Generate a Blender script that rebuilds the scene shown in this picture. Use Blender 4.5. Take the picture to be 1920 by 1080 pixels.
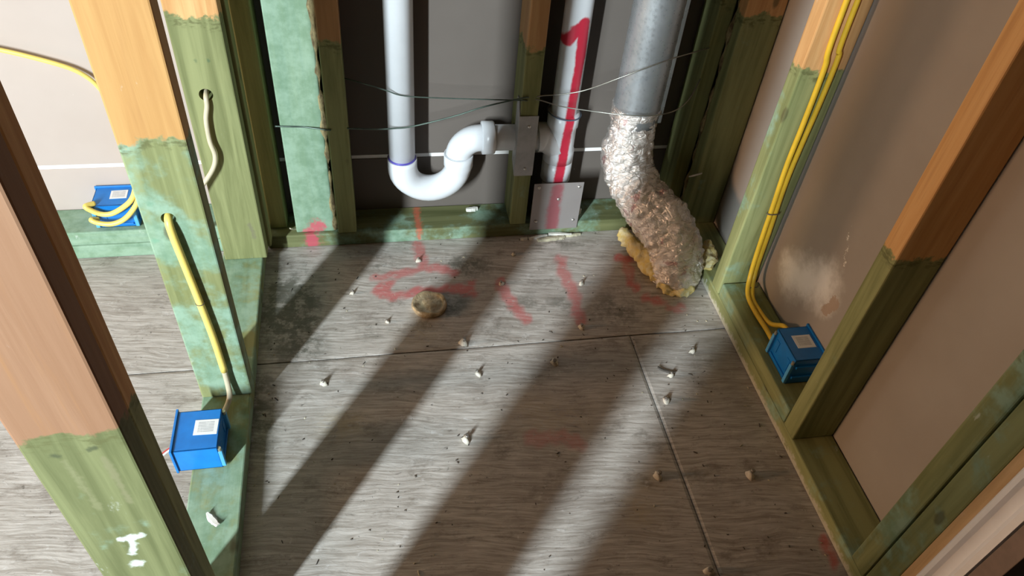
import bpy, bmesh, math, random
import numpy as np
from mathutils import Vector, Matrix, noise as mnoise

random.seed(7)
rng = np.random.default_rng(7)
for o in list(bpy.data.objects): bpy.data.objects.remove(o)
scene = bpy.context.scene
COL = scene.collection

# ------------------------------------------------------------------ camera
cam_d = bpy.data.cameras.new('camera'); cam = bpy.data.objects.new('camera', cam_d); COL.objects.link(cam)
RT = Vector((0.9825232, -0.1694215, 0.0771003)); DN = Vector((-0.0640809, -0.6967521, -0.7144439)); FW = Vector((0.1747620, 0.6970171, -0.6954318))
m3 = Matrix((RT, -DN, -FW)).transposed()
cam.matrix_world = Matrix.Translation((0, 0, 1.25)) @ m3.to_4x4()
cam_d.sensor_width = 36; cam_d.lens = 1419.98 / 1920 * 36; cam_d.clip_start = 0.02
scene.camera = cam

# ------------------------------------------------------------------ world, lights, exposure
w = bpy.data.worlds.new('world'); scene.world = w; w.use_nodes = True
bg = w.node_tree.nodes['Background']; bg.inputs[0].default_value = (1.0, 0.72, 0.5, 1); bg.inputs[1].default_value = 0.012

def area(name, loc, target, sx, sy, power, col):
    l = bpy.data.lights.new(name, 'AREA'); l.shape = 'RECTANGLE'; l.size = sx; l.size_y = sy; l.energy = power; l.color = col
    o = bpy.data.objects.new(name, l); COL.objects.link(o); o.location = loc
    o.rotation_euler = (Vector(target) - Vector(loc)).to_track_quat('-Z', 'Y').to_euler()
    return o
# daylight from the next room's window, behind and to the left of the camera
area('window_daylight', (-2.10, -2.05, 1.70), (0.0, 0.9, 0.3), 0.13, 1.3, 350, (0.83, 0.95, 1.0))
# weaker warm light from the far side of the room on the left
area('side_room_light', (-5.2, 0.86, 1.15), (0.3, 0.86, 0.35), 0.5, 0.6, 125, (1.0, 0.60, 0.34))

vs = scene.view_settings
vs.view_transform = 'Standard'; vs.look = 'None'; vs.exposure = 0.0; vs.gamma = 1.0; vs.use_curve_mapping = False

# ------------------------------------------------------------------ shader helpers
class MT:
    def __init__(s, name):
        s.m = bpy.data.materials.new(name); s.m.use_nodes = True; s.t = s.m.node_tree
        s.b = s.t.nodes['Principled BSDF']
    def n(s, typ, **kw):
        x = s.t.nodes.new(typ)
        for k, v in kw.items(): setattr(x, k, v)
        return x
    def put(s, sock, v):
        if isinstance(v, bpy.types.NodeSocket): s.t.links.new(v, sock)
        elif isinstance(v, (tuple, list)) and len(v) == 3 and sock.type == 'RGBA': sock.default_value = (*v, 1)
        else: sock.default_value = v
    def obj(s): return s.n('ShaderNodeTexCoord').outputs['Object']
    def mapping(s, vec, scale=(1, 1, 1), loc=(0, 0, 0), rot=(0, 0, 0)):
        x = s.n('ShaderNodeMapping'); s.put(x.inputs[0], vec)
        x.inputs['Scale'].default_value = scale; x.inputs['Location'].default_value = loc; x.inputs['Rotation'].default_value = rot
        return x.outputs[0]
    def noise(s, vec, scale=1, detail=4, rough=0.55, dist=0):
        x = s.n('ShaderNodeTexNoise'); s.put(x.inputs['Vector'], vec)
        x.inputs['Scale'].default_value = scale; x.inputs['Detail'].default_value = detail
        x.inputs['Roughness'].default_value = rough; x.inputs['Distortion'].default_value = dist
        return x.outputs['Fac']
    def voro(s, vec, scale=1, feature='F1'):
        x = s.n('ShaderNodeTexVoronoi', feature=feature); s.put(x.inputs['Vector'], vec); x.inputs['Scale'].default_value = scale
        return x.outputs['Distance']
    def math(s, op, a, b=0.0, c=0.0):
        x = s.n('ShaderNodeMath', operation=op)
        for i, v in enumerate((a, b, c)):
            if i < len(x.inputs): s.put(x.inputs[i], v)
        return x.outputs[0]
    def sep(s, vec):
        x = s.n('ShaderNodeSeparateXYZ'); s.put(x.inputs[0], vec); return x.outputs
    def comb(s, a, b, c):
        x = s.n('ShaderNodeCombineXYZ'); s.put(x.inputs[0], a); s.put(x.inputs[1], b); s.put(x.inputs[2], c); return x.outputs[0]
    def mr(s, v, a, b, c=0.0, d=1.0):
        x = s.n('ShaderNodeMapRange', interpolation_type='SMOOTHSTEP'); s.put(x.inputs[0], v)
        for i, q in zip((1, 2, 3, 4), (a, b, c, d)): x.inputs[i].default_value = q
        return x.outputs[0]
    def mix(s, f, a, b, mode='MIX'):
        x = s.n('ShaderNodeMix', data_type='RGBA', blend_type=mode); s.put(x.inputs[0], f); s.put(x.inputs[6], a); s.put(x.inputs[7], b)
        return x.outputs[2]
    def bump(s, h, strength=0.3, dist=0.002):
        x = s.n('ShaderNodeBump'); x.inputs['Strength'].default_value = strength; x.inputs['Distance'].default_value = dist
        s.put(x.inputs['Height'], h); s.t.links.new(x.outputs[0], s.b.inputs['Normal'])
    def seg(s, u, v, p, q):
        """distance from (u,v) to the segment p-q"""
        dx, dy = q[0] - p[0], q[1] - p[1]; L2 = dx * dx + dy * dy + 1e-9
        du = s.math('SUBTRACT', u, p[0]); dv = s.math('SUBTRACT', v, p[1])
        t = s.math('ADD', s.math('MULTIPLY', du, dx / L2), s.math('MULTIPLY', dv, dy / L2))
        t = s.math('MINIMUM', s.math('MAXIMUM', t, 0.0), 1.0)
        ex = s.math('SUBTRACT', du, s.math('MULTIPLY', t, dx)); ey = s.math('SUBTRACT', dv, s.math('MULTIPLY', t, dy))
        return s.math('SQRT', s.math('ADD', s.math('MULTIPLY', ex, ex), s.math('MULTIPLY', ey, ey)))
    def fin(s, col=None, rough=0.6, metal=0.0, spec=0.5):
        if col is not None: s.put(s.b.inputs['Base Color'], col)
        s.put(s.b.inputs['Roughness'], rough); s.put(s.b.inputs['Metallic'], metal)
        s.b.inputs['Specular IOR Level'].default_value = spec
        return s.m

def lumber(name, zb, seed, teal=0.3, dusty=0.3, marks=None, axis='z', nat=((0.50, 0.25, 0.09), (0.72, 0.43, 0.19)), aged=1.0):
    """framing timber dipped in green preservative up to about height zb, bare wood above"""
    t = MT(name); o = t.obj(); off = t.mapping(o, loc=(seed * 3.1, seed * 1.7, seed * 2.3))
    sc = {'z': (38, 38, 2.2), 'y': (38, 2.2, 38), 'x': (2.2, 38, 38)}[axis]
    g = t.noise(t.mapping(off, scale=sc), 1.0, 5, 0.6, 0.6)
    g2 = t.noise(t.mapping(off, scale=tuple(q * 3 for q in sc)), 1.0, 3, 0.6)
    big = t.noise(off, 9, 4, 0.6); mid = t.noise(off, 28, 4, 0.65); fine = t.noise(off, 120, 3)
    natc = t.mix(t.mr(g, 0.3, 0.72), nat[0], nat[1])
    natc = t.mix(t.math('MULTIPLY', t.mr(g2, 0.5, 0.8), 0.35), natc, (0.36, 0.17, 0.06))
    gr = t.mix(t.mr(g, 0.3, 0.7), (0.17 * aged, 0.185 * aged, 0.070 * aged), (0.315 * aged, 0.33 * aged, 0.145 * aged))
    tealf = t.math('MULTIPLY', t.mr(t.math('ADD', big, t.math('MULTIPLY', mid, 0.4)), 0.88 - 0.45 * teal, 1.08 - 0.45 * teal), 0.72)
    gr = t.mix(tealf, gr, t.mix(t.mr(mid, 0.3, 0.7), (0.15, 0.28, 0.20), (0.28, 0.43, 0.34)))
    z = t.sep(o)[2]
    nz = t.math('ADD', t.math('MULTIPLY', t.math('SUBTRACT', mid, 0.5), 0.07), t.math('MULTIPLY', t.math('SUBTRACT', big, 0.5), 0.05))
    zz = t.math('SUBTRACT', t.math('ADD', z, nz), zb)
    m = t.mr(zz, -0.004, 0.004)
    col = t.mix(m, gr, natc)
    band = t.math('MULTIPLY', t.mr(t.math('ABSOLUTE', t.math('ADD', zz, 0.012)), 0.0, 0.016, 1, 0), t.mr(t.noise(t.mapping(off, scale=(60, 60, 150)), 1, 3), 0.45, 0.6))
    col = t.mix(t.math('MULTIPLY', band, 0.75), col, (0.10, 0.10, 0.035))
    # knots, dents, dust
    kn = t.mr(t.math('ADD', t.voro(t.mapping(off, scale={'z': (11, 11, 5), 'y': (11, 5, 11), 'x': (5, 11, 11)}[axis]), 1.0), t.math('MULTIPLY', fine, 0.03)), 0.07, 0.12, 1, 0)
    col = t.mix(t.math('MULTIPLY', kn, 0.7), col, (0.09, 0.08, 0.035))
    du = t.math('MULTIPLY', t.mr(t.noise(t.mapping(off, scale=(30, 30, 14)), 1, 5, 0.7), 0.66, 0.74), dusty)
    col = t.mix(du, col, (0.72, 0.74, 0.70))
    if marks:
        u, _, v = t.sep(o)
        for (p, q, wd, c) in marks:
            d = t.math('ADD', t.seg(u, v, p, q), t.math('MULTIPLY', t.math('SUBTRACT', t.math('ADD', t.math('MULTIPLY', mid, 0.5), t.math('MULTIPLY', fine, 0.5)), 0.5), wd * 4.5))
            col = t.mix(t.mr(d, wd * 0.1, wd * 1.25, 0.72, 0), col, c)
    t.bump(t.math('ADD', t.math('MULTIPLY', g, 0.7), t.math('MULTIPLY', g2, 0.4)), 0.45, 0.0015)
    return t.fin(col, 0.68, spec=0.3)

def plain(name, col, rough=0.5, metal=0.0, var=0.15, scale=40, bump=0.0, spec=0.5):
    t = MT(name); n = t.noise(t.obj(), scale, 4, 0.6)
    c2 = tuple(max(0, c * (1 - var)) for c in col)
    if bump: t.bump(n, bump, 0.001)
    return t.fin(t.mix(t.mr(n, 0.35, 0.7), col, c2), rough, metal, spec)

# ------------------------------------------------------------------ mesh helpers
def link(name, me, mat, parent=None, origin=(0, 0, 0)):
    o = bpy.data.objects.new(name, me); COL.objects.link(o); o.location = origin
    if mat and not me.materials: me.materials.append(mat)
    if parent is not None:
        base = Vector(); q = parent
        while q is not None: base += Vector(q.location); q = q.parent
        o.parent = parent; o.location = Vector(origin) - base
    return o
def tag(o, label=None, cat=None, group=None, kind=None):
    for k, v in (('label', label), ('category', cat), ('group', group), ('kind', kind)):
        if v: o[k] = v
    return o
def empty(name, loc):
    o = bpy.data.objects.new(name, None); COL.objects.link(o); o.location = loc; o.empty_display_size = 0.05
    return o
def from_bm(name, bm, mat, parent=None, origin=(0, 0, 0), smooth=False):
    bmesh.ops.translate(bm, verts=bm.verts, vec=-Vector(origin))
    bmesh.ops.recalc_face_normals(bm, faces=bm.faces)
    me = bpy.data.meshes.new(name); bm.to_mesh(me); bm.free()
    if smooth:
        for p in me.polygons: p.use_smooth = True
    return link(name, me, mat, parent, origin)
def box_bm(x0, x1, y0, y1, z0, z1, bevel=0.0, segs=2, bm=None):
    b = bmesh.new()
    r = bmesh.ops.create_cube(b, size=1)
    for v in r['verts']:
        v.co = Vector(((x0 + x1) / 2 + v.co.x * (x1 - x0), (y0 + y1) / 2 + v.co.y * (y1 - y0), (z0 + z1) / 2 + v.co.z * (z1 - z0)))
    if bevel: bmesh.ops.bevel(b, geom=list(b.edges), offset=bevel, segments=segs, profile=0.5, affect='EDGES')
    if bm is None: return b
    me = bpy.data.meshes.new('tmp'); b.to_mesh(me); b.free(); bm.from_mesh(me); bpy.data.meshes.remove(me)
    return bm
def box(name, x0, x1, y0, y1, z0, z1, mat, bevel=0.002, parent=None, origin=None):
    if origin is None: origin = ((x0 + x1) / 2, (y0 + y1) / 2, z0)
    return from_bm(name, box_bm(x0, x1, y0, y1, z0, z1, bevel), mat, parent, origin)
def spline(pts, n=8):
    P = [Vector(p) for p in pts]; out = []
    for i in range(len(P) - 1):
        a = P[i - 1] if i else 2 * P[0] - P[1]; b, c = P[i], P[i + 1]; d = P[i + 2] if i + 2 < len(P) else 2 * P[-1] - P[-2]
        for k in range(n):
            t = k / n
            out.append(0.5 * ((2 * b) + (c - a) * t + (2 * a - 5 * b + 4 * c - d) * t * t + (3 * b - a - 3 * c + d) * t ** 3))
    out.append(P[-1]); return out
def tube_geo(path, rad, n=14, disp=None, flat=1.0, caps=True):
    """verts/faces of a tube along a path; rad is a number or list"""
    V, Fc = [], []; N = len(path); up = None
    for i, p in enumerate(path):
        tg = (path[min(i + 1, N - 1)] - path[max(i - 1, 0)]).normalized()
        if up is None:
            ref = Vector((0, -1, 0)) if abs(tg.y) < 0.8 else Vector((0, 0, 1))
            up = (ref - tg * ref.dot(tg)).normalized()
        else: up = (up - tg * up.dot(tg)).normalized()
        sd = tg.cross(up); r = rad[i] if hasattr(rad, '__len__') else rad
        for k in range(n):
            a = 2 * math.pi * k / n
            q = p + (up * (math.cos(a) * flat) + sd * math.sin(a)) * r
            if disp: q = disp(q, (q - p).normalized(), i / (N - 1), a)
            V.append(q)
    for i in range(N - 1):
        for k in range(n):
            k2 = (k + 1) % n; Fc.append((i * n + k, i * n + k2, (i + 1) * n + k2, (i + 1) * n + k))
    if caps:
        Fc.append(tuple(range(n))[::-1]); Fc.append(tuple((N - 1) * n + k for k in range(n)))
    return V, Fc
def mesh(name, V, Fc, mat, parent=None, origin=(0, 0, 0), smooth=True):
    o_ = Vector(origin); me = bpy.data.meshes.new(name)
    me.from_pydata([tuple(Vector(v) - o_) for v in V], [], Fc)
    if smooth:
        me.polygons.foreach_set('use_smooth', [len(p.vertices) <= 4 for p in me.polygons])
    me.update()
    return link(name, me, mat, parent, origin)
def tube(name, pts, r, mat, parent=None, origin=None, n=12, sub=8, flat=1.0, disp=None, straight=False):
    path = [Vector(p) for p in pts] if straight else spline(pts, sub)
    V, Fc = tube_geo(path, r, n, disp, flat)
    if origin is None: origin = tuple(pts[0])
    return mesh(name, V, Fc, mat, parent, origin)
def lathe(name, prof, mat, centre, parent=None, origin=None, n=32, axis='z', smooth=True):
    V, Fc = [], []; c = Vector(centre)
    for (r, h) in prof:
        for k in range(n):
            a = 2 * math.pi * k / n; q = (r * math.cos(a), r * math.sin(a), h)
            if axis == 'x': q = (h, q[0], q[1])
            V.append(c + Vector(q))
    for i in range(len(prof) - 1):
        for k in range(n):
            k2 = (k + 1) % n; Fc.append((i * n + k, i * n + k2, (i + 1) * n + k2, (i + 1) * n + k))
    Fc.append(tuple(range(n))[::-1]); Fc.append(tuple((len(prof) - 1) * n + k for k in range(n)))
    return mesh(name, V, Fc, mat, parent, origin or centre, smooth)
def drill(o, p, axis, r, length):
    """drill a real hole through a timber (boolean, applied)"""
    bm = bmesh.new(); bmesh.ops.create_cone(bm, cap_ends=True, segments=20, radius1=r, radius2=r, depth=length)
    rot = {'x': Matrix.Rotation(math.pi / 2, 4, 'Y'), 'y': Matrix.Rotation(math.pi / 2, 4, 'X'), 'z': Matrix()}[axis]
    bmesh.ops.transform(bm, matrix=Matrix.Translation(p) @ rot, verts=bm.verts)
    me = bpy.data.meshes.new('cut'); bm.to_mesh(me); bm.free(); c = bpy.data.objects.new('cut', me); COL.objects.link(c)
    md = o.modifiers.new('b', 'BOOLEAN'); md.object = c; md.operation = 'DIFFERENCE'; md.solver = 'EXACT'
    bpy.context.view_layer.update()
    dg = bpy.context.evaluated_depsgraph_get(); new = bpy.data.meshes.new_from_object(o.evaluated_get(dg))
    o.modifiers.clear(); o.data = new; bpy.data.objects.remove(c)
def nz(p, s, seed=0.0): return mnoise.noise(Vector(p) * s + Vector((seed, seed * 1.3, -seed)))

# ------------------------------------------------------------------ floor
def floor_mat():
    t = MT('weathered_plywood'); o = t.obj()
    at = t.n('ShaderNodeAttribute', attribute_name='marks').outputs['Color']
    sr = t.n('ShaderNodeSeparateColor'); t.put(sr.inputs[0], at); red, dark, tan = sr.outputs[0], sr.outputs[1], sr.outputs[2]
    rot = t.mapping(o, rot=(0, 0, 0.12))
    warp = t.noise(o, 7, 2, 0.5)
    wv = t.n('ShaderNodeVectorMath', operation='ADD'); t.put(wv.inputs[0], rot); t.put(wv.inputs[1], t.comb(0.0, t.math('MULTIPLY', t.noise(o, 6, 2, 0.5), 0.035), 0.0)); rot = wv.outputs[0]
    st = t.noise(t.mapping(rot, scale=(9, 150, 1)), 1, 5, 0.62, 0.5)
    st2 = t.noise(t.mapping(rot, scale=(24, 330, 1)), 1, 3, 0.6, 0.4)
    fl = t.noise(t.mapping(rot, scale=(36, 85, 1)), 1, 4, 0.7, 1.2)
    big = t.noise(o, 4.5, 5, 0.6); spk = t.noise(o, 70, 4, 0.7)
    c = t.mix(t.mr(t.math('ADD', t.math('MULTIPLY', st, 0.6), t.math('MULTIPLY', st2, 0.4)), 0.32, 0.68), (0.275, 0.24, 0.205), (0.57, 0.53, 0.49))
    c = t.mix(t.math('MULTIPLY', t.mr(big, 0.45, 0.7), 0.40), c, (0.21, 0.175, 0.15))
    c = t.mix(t.math('MULTIPLY', t.mr(fl, 0.6, 0.75), 0.5), c, (0.72, 0.70, 0.69))
    c = t.mix(t.math('MULTIPLY', t.mr(fl, 0.40, 0.27), 0.55), c, (0.10, 0.085, 0.07))
    c = t.mix(t.math('MULTIPLY', t.mr(spk, 0.655, 0.71), 0.7), c, (0.06, 0.055, 0.05))
    brk = t.mr(t.math('ADD', t.math('MULTIPLY', fl, 0.6), t.math('MULTIPLY', spk, 0.5)), 0.36, 0.56)
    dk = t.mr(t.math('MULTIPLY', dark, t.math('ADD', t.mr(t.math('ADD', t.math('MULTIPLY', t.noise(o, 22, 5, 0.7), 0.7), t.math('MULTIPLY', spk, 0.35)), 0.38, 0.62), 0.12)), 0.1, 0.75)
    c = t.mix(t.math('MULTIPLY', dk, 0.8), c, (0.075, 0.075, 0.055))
    tn = t.math('MULTIPLY', tan, t.mr(fl, 0.36, 0.55)); c = t.mix(t.math('MULTIPLY', tn, 0.65), c, (0.42, 0.33, 0.19))
    c = t.mix(t.math('MULTIPLY', t.mr(t.noise(t.mapping(o, scale=(1, 1.6, 1)), 11, 6, 0.74), 0.52, 0.70), 0.6), c, (0.14, 0.115, 0.09))
    c = t.mix(t.math('MULTIPLY', t.mr(t.noise(t.mapping(o, scale=(1, 1.4, 1), loc=(3, 5, 0)), 17, 6, 0.75), 0.60, 0.72), 0.5), c, (0.74, 0.72, 0.70))
    rd = t.math('MULTIPLY', t.math('MULTIPLY', red, t.math('ADD', t.math('MULTIPLY', brk, 0.92), 0.08)), 0.80)
    c = t.mix(rd, c, (0.52, 0.085, 0.085))
    t.bump(t.math('ADD', t.math('ADD', t.math('MULTIPLY', st, 0.5), t.math('MULTIPLY', st2, 0.35)), t.math('MULTIPLY', fl, 0.8)), 0.42, 0.002)
    return t.fin(c, t.mr(st, 0.3, 0.7, 0.40, 0.62), spec=0.45)
M_FLOOR = floor_mat()

RED = [  # strokes of faded spray paint on the boards: points, half width, strength
 ([(0.110, 1.454), (0.109, 1.394), (0.110, 1.345)], 0.013, 0.75),
 ([(0.002, 1.318), (0.049, 1.323), (0.094, 1.337), (0.158, 1.337), (0.190, 1.315)], 0.013, 0.75),
 ([(0.029, 1.297), (0.005, 1.267), (0.044, 1.251), (0.113, 1.262), (0.213, 1.262)], 0.015, 0.9),
 ([(0.195, 1.256), (0.218, 1.247), (0.218, 1.280)], 0.014, 0.8),
 ([(0.293, 1.282), (0.294, 1.246), (0.306, 1.192), (0.327, 1.147)], 0.014, 0.75),
 ([(0.452, 1.345), (0.453, 1.277), (0.455, 1.213), (0.456, 1.134)], 0.015, 0.75),
 ([(0.609, 1.336), (0.630, 1.326)], 0.016, 1.0), ([(0.618, 1.30), (0.606, 1.264), (0.611, 1.226)], 0.012, 0.6),
 ([(0.606, 1.24), (0.613, 1.222)], 0.014, 0.9), ([(0.628, 1.191), (0.655, 1.172)], 0.015, 0.85),
 ([(0.674, 1.148), (0.700, 1.145), (0.709, 1.153)], 0.010, 0.6),
 ([(0.284, 0.831), (0.337, 0.823), (0.366, 0.809)], 0.018, 0.45),
 ([(0.772, 0.545), (0.772, 0.505)], 0.012, 0.9)]
BLOB = [  # stains: channel (1 dark mould, 2 tan), x, y, rx, ry, strength
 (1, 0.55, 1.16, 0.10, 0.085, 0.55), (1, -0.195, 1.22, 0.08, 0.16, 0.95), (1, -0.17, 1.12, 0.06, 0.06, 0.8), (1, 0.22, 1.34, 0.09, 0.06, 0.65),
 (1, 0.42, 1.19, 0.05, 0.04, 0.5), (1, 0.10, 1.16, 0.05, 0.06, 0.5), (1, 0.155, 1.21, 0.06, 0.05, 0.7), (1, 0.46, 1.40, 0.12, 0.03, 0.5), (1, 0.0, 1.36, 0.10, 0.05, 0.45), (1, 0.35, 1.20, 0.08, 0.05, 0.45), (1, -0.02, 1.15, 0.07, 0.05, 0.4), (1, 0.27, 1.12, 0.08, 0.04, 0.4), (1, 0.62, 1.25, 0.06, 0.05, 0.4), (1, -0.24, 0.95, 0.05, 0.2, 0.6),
 (2, 0.33, 0.87, 0.10, 0.05, 0.5), (2, -0.076, 0.905, 0.05, 0.035, 0.9), (2, 0.083, 1.123, 0.05, 0.035, 0.55), (2, 0.45, 0.645, 0.035, 0.04, 0.7),
 (2, 0.48, 0.70, 0.04, 0.03, 0.5), (2, 0.30, 0.90, 0.05, 0.04, 0.6)]
def floor_panel(x0, x1, y0, y1, parent, ztop=0.0, step=0.006, soft=0.0012):
    nx, ny = max(2, int((x1 - x0) / step)), max(2, int((y1 - y0) / step))
    xs = np.linspace(x0, x1, nx + 1); ys = np.linspace(y0, y1, ny + 1)
    X, Y = np.meshgrid(xs, ys); Xf, Yf = X.ravel(), Y.ravel()
    wob = 0.004 * np.sin(Xf * 71 + Yf * 43) + 0.003 * np.sin(Xf * 190 - Yf * 133)
    col = np.zeros((len(Xf), 4)); col[:, 3] = 1
    for pts, hw, s in RED:
        for p, q in zip(pts[:-1], pts[1:]):
            dx, dy = q[0] - p[0], q[1] - p[1]; t = np.clip(((Xf - p[0]) * dx + (Yf - p[1]) * dy) / (dx * dx + dy * dy), 0, 1)
            d = np.hypot(Xf - p[0] - t * dx, Yf - p[1] - t * dy) + wob
            col[:, 0] = np.maximum(col[:, 0], s * np.clip((hw * 1.3 - d) / (hw * 0.7), 0, 1))
    for ch, bx, by, rx, ry, s in BLOB:
        d = np.hypot((Xf - bx) / rx, (Yf - by) / ry); col[:, ch] = np.maximum(col[:, ch], s * np.exp(-d * d * 1.1))
    Z = np.full(len(Xf), ztop) + 0.0005 * np.sin(Xf * 23 + 1) * np.sin(Yf * 31)
    ed = np.minimum(np.minimum(Xf - x0, x1 - Xf), np.minimum(Yf - y0, y1 - Yf)); Z -= soft * (ed < 1e-6)
    top = np.stack([Xf, Yf, Z], 1); W = nx + 1
    F = [(j * W + i, j * W + i + 1, (j + 1) * W + i + 1, (j + 1) * W + i) for j in range(ny) for i in range(nx)]
    b = len(top); bot = [(x0, y0, -0.018), (x1, y0, -0.018), (x1, y1, -0.018), (x0, y1, -0.018)]
    F.append(tuple(list(range(0, W)) [::-1] + [b, b + 1])); F.append(tuple([ny * W + i for i in range(W)] + [b + 2, b + 3]))
    F.append(tuple([j * W for j in range(ny + 1)] + [b + 3, b])); F.append(tuple([j * W + nx for j in range(ny + 1)][::-1] + [b + 1, b + 2]))
    F.append((b + 3, b + 2, b + 1, b))
    me = bpy.data.meshes.new('floor_panel'); me.from_pydata(np.vstack([top, bot]).tolist(), [], F)
    a = me.color_attributes.new('marks', 'FLOAT_COLOR', 'POINT'); a.data.foreach_set('color', np.vstack([col, np.tile([0, 0, 0, 1.], (4, 1))]).ravel())
    me.update()
    return link('floor_panel', me, M_FLOOR, parent)
M_DARKSUB = plain('dark_underfloor', (0.035, 0.028, 0.022), 0.9)
floor = box('floor', -1.75, 2.1, -1.6, 1.75, -0.05, -0.0185, M_DARKSUB, 0, origin=(0, 0, 0)); tag(floor, kind='structure')
YS = 1.0775
floor_panel(-1.75, 0.93, YS + 0.0016, 1.62, floor)
floor_panel(-1.75, 0.5545, 0.28, YS - 0.0016, floor, soft=0.0018)
floor_panel(0.5562, 0.93, 0.28, YS - 0.0016, floor, ztop=-0.0006, soft=0.0018)
floor_panel(-1.75, 0.93, -1.6, 0.2775, floor, step=0.03)
M_HALL = plain('dark_hall_floor', (0.05, 0.04, 0.035), 0.6, bump=0.2)
box('floor_panel', 0.935, 2.1, -1.6, 1.62, -0.018, -0.002, M_HALL, 0.001, floor)

# ------------------------------------------------------------------ drywall
def drywall_mat(name, scuff=None, ca=(0.50, 0.405, 0.345), cb=(0.44, 0.35, 0.295)):
    t = MT(name); o = t.obj(); big = t.noise(o, 3, 4, 0.6); fi = t.noise(t.mapping(o, scale=(1, 1, 1)), 160, 3, 0.7); sp = t.noise(o, 55, 4, 0.75)
    c = t.mix(t.mr(big, 0.3, 0.75), ca, cb)
    c = t.mix(t.math('MULTIPLY', t.mr(sp, 0.72, 0.78), 0.5), c, (0.70, 0.64, 0.58))
    ro = 0.75
    if scuff:
        u, v = [t.sep(o)[i] for i in (1, 2)]
        d = t.seg(u, v, *scuff[0]); d = t.math('ADD', d, t.math('MULTIPLY', t.math('SUBTRACT', t.noise(o, 14, 5, 0.7), 0.5), 0.10))
        c = t.mix(t.mr(d, 0.005, scuff[1], 0.95, 0), c, (0.86, 0.85, 0.83))
        d2 = t.math('ADD', t.seg(u, v, *scuff[2]), t.math('MULTIPLY', t.math('SUBTRACT', t.noise(o, 40, 4, 0.7), 0.5), 0.05))
        c = t.mix(t.mr(d2, 0.010, 0.013, 0.9, 0), c, (0.40, 0.30, 0.23))
        d3 = t.math('ADD', t.seg(u, v, *scuff[3]), t.math('MULTIPLY', t.math('SUBTRACT', t.noise(o, 60, 4, 0.8), 0.5), 0.10))
        c = t.mix(t.mr(d3, -0.008, -0.003, 0.9, 0), c, (0.80, 0.77, 0.72))
    t.bump(fi, 0.12, 0.0006)
    return t.fin(c, ro, spec=0.3)
M_DW = drywall_mat('drywall_paper_dimmed', None, (0.140, 0.118, 0.103), (0.122, 0.102, 0.088))  # drywall colour darkened to stand in for the weaker light in the closet
M_DWL = drywall_mat('drywall_paper_lit_tone', None, (0.475, 0.395, 0.35), (0.44, 0.36, 0.315))  # same board, colour lightened for the stronger light in the left room
M_DWR = drywall_mat('drywall_paper_scuffed', (((1.05, 0.19), (0.95, 0.25)), 0.075, ((0.915, 0.215), (0.905, 0.25)), ((0.93, 0.33), (0.96, 0.40))), (0.36, 0.325, 0.29), (0.31, 0.275, 0.24))
M_TAPE = plain('joint_gypsum', (0.92, 0.90, 0.87), 0.7, var=0.1)
wb = box('wall_back', -1.75, 1.05, 1.545, 1.62, 0.0, 2.5, M_TAPE, 0, origin=(0, 0, 0)); tag(wb, kind='structure')
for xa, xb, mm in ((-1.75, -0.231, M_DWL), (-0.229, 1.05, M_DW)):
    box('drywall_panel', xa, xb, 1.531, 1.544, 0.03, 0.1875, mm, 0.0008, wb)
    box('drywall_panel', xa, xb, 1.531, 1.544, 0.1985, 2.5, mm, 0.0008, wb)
box('joint_strip', -1.75, 1.05, 1.5335, 1.545, 0.1875, 0.1985, M_TAPE, 0, wb)
wr = box('wall_right', 0.889, 0.93, 0.40, 1.53, 0.0, 2.5, M_TAPE, 0, origin=(0, 0, 0)); tag(wr, kind='structure')
box('drywall_panel', 0.8755, 0.8885, 0.40, 1.53, 0.012, 2.5, M_DWR, 0.0008, wr, origin=(0.8755, 0, 0))
wl = box('wall_left_blocker', -0.36, -0.346, -1.55, -0.150, 0.0, 2.5, M_DW, 0.0008); tag(wl, kind='structure')  # unseen panel added to block the daylight and bound the floor streak

# ------------------------------------------------------------------ timbers
SEED = [1.0]
def stud(x0, x1, y0, y1, z0, z1, zb, label, teal=0.3, dusty=0.3, marks=None, name='wall_stud', cat='stud', axis='z', bevel=0.003, **kw):
    SEED[0] += 1
    m = lumber(name + '_wood', zb - z0, SEED[0], teal, dusty, marks, axis, **kw)
    o = box(name, x0, x1, y0, y1, z0, z1, m, bevel)
    return tag(o, label, cat)
T = 2.45
# plates
pl = stud(-0.345, -0.255, -0.15, 1.44, 0.0, 0.038, 9, 'green-tinted bottom plate running along the left partition', 0.75, 0.25, name='bottom_plate', cat='plate', axis='y')
pb = stud(-0.25, 0.785, 1.44, 1.53, 0.0, 0.038, 9, 'green-stained bottom plate of the back wall under the white trap', 0.45, 0.7, aged=0.55, name='bottom_plate', cat='plate', axis='x',
          marks=[((0.110 - 0.2675, 0.01), (0.110 - 0.2675, 0.04), 0.010, (0.55, 0.12, 0.07)), ((-0.150 - 0.2675, 0.0), (-0.145 - 0.2675, 0.04), 0.018, (0.55, 0.06, 0.12))])
pr = stud(0.785, 0.874, 0.40, 1.44, 0.0, 0.038, 9, 'pale worn bottom plate along the right wall', 0.35, 0.6, [((-0.06, 0.004), (0.06, 0.004), 0.013, (0.56, 0.52, 0.45))], name='bottom_plate', cat='plate', axis='y')
pl2 = stud(-1.75, -0.35, 1.44, 1.53, 0.0, 0.038, 9, 'pale mint bottom plate on the floor of the bright left room', 1.2, 0.6, name='bottom_plate', cat='plate', axis='x')
stud(-1.70, -0.352, 1.442, 1.53, 0.0382, 0.076, 9, 'mint green block lying on the plate beneath the blue box at far left', 1.4, 0.3, name='wood_block', cat='block', axis='x')
stud(0.786, 0.874, 0.782, 1.146, 0.0382, 0.076, 9, 'green block lying on the right plate beneath a blue box', 0.45, 0.2, name='wood_block', cat='block', axis='y')
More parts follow.
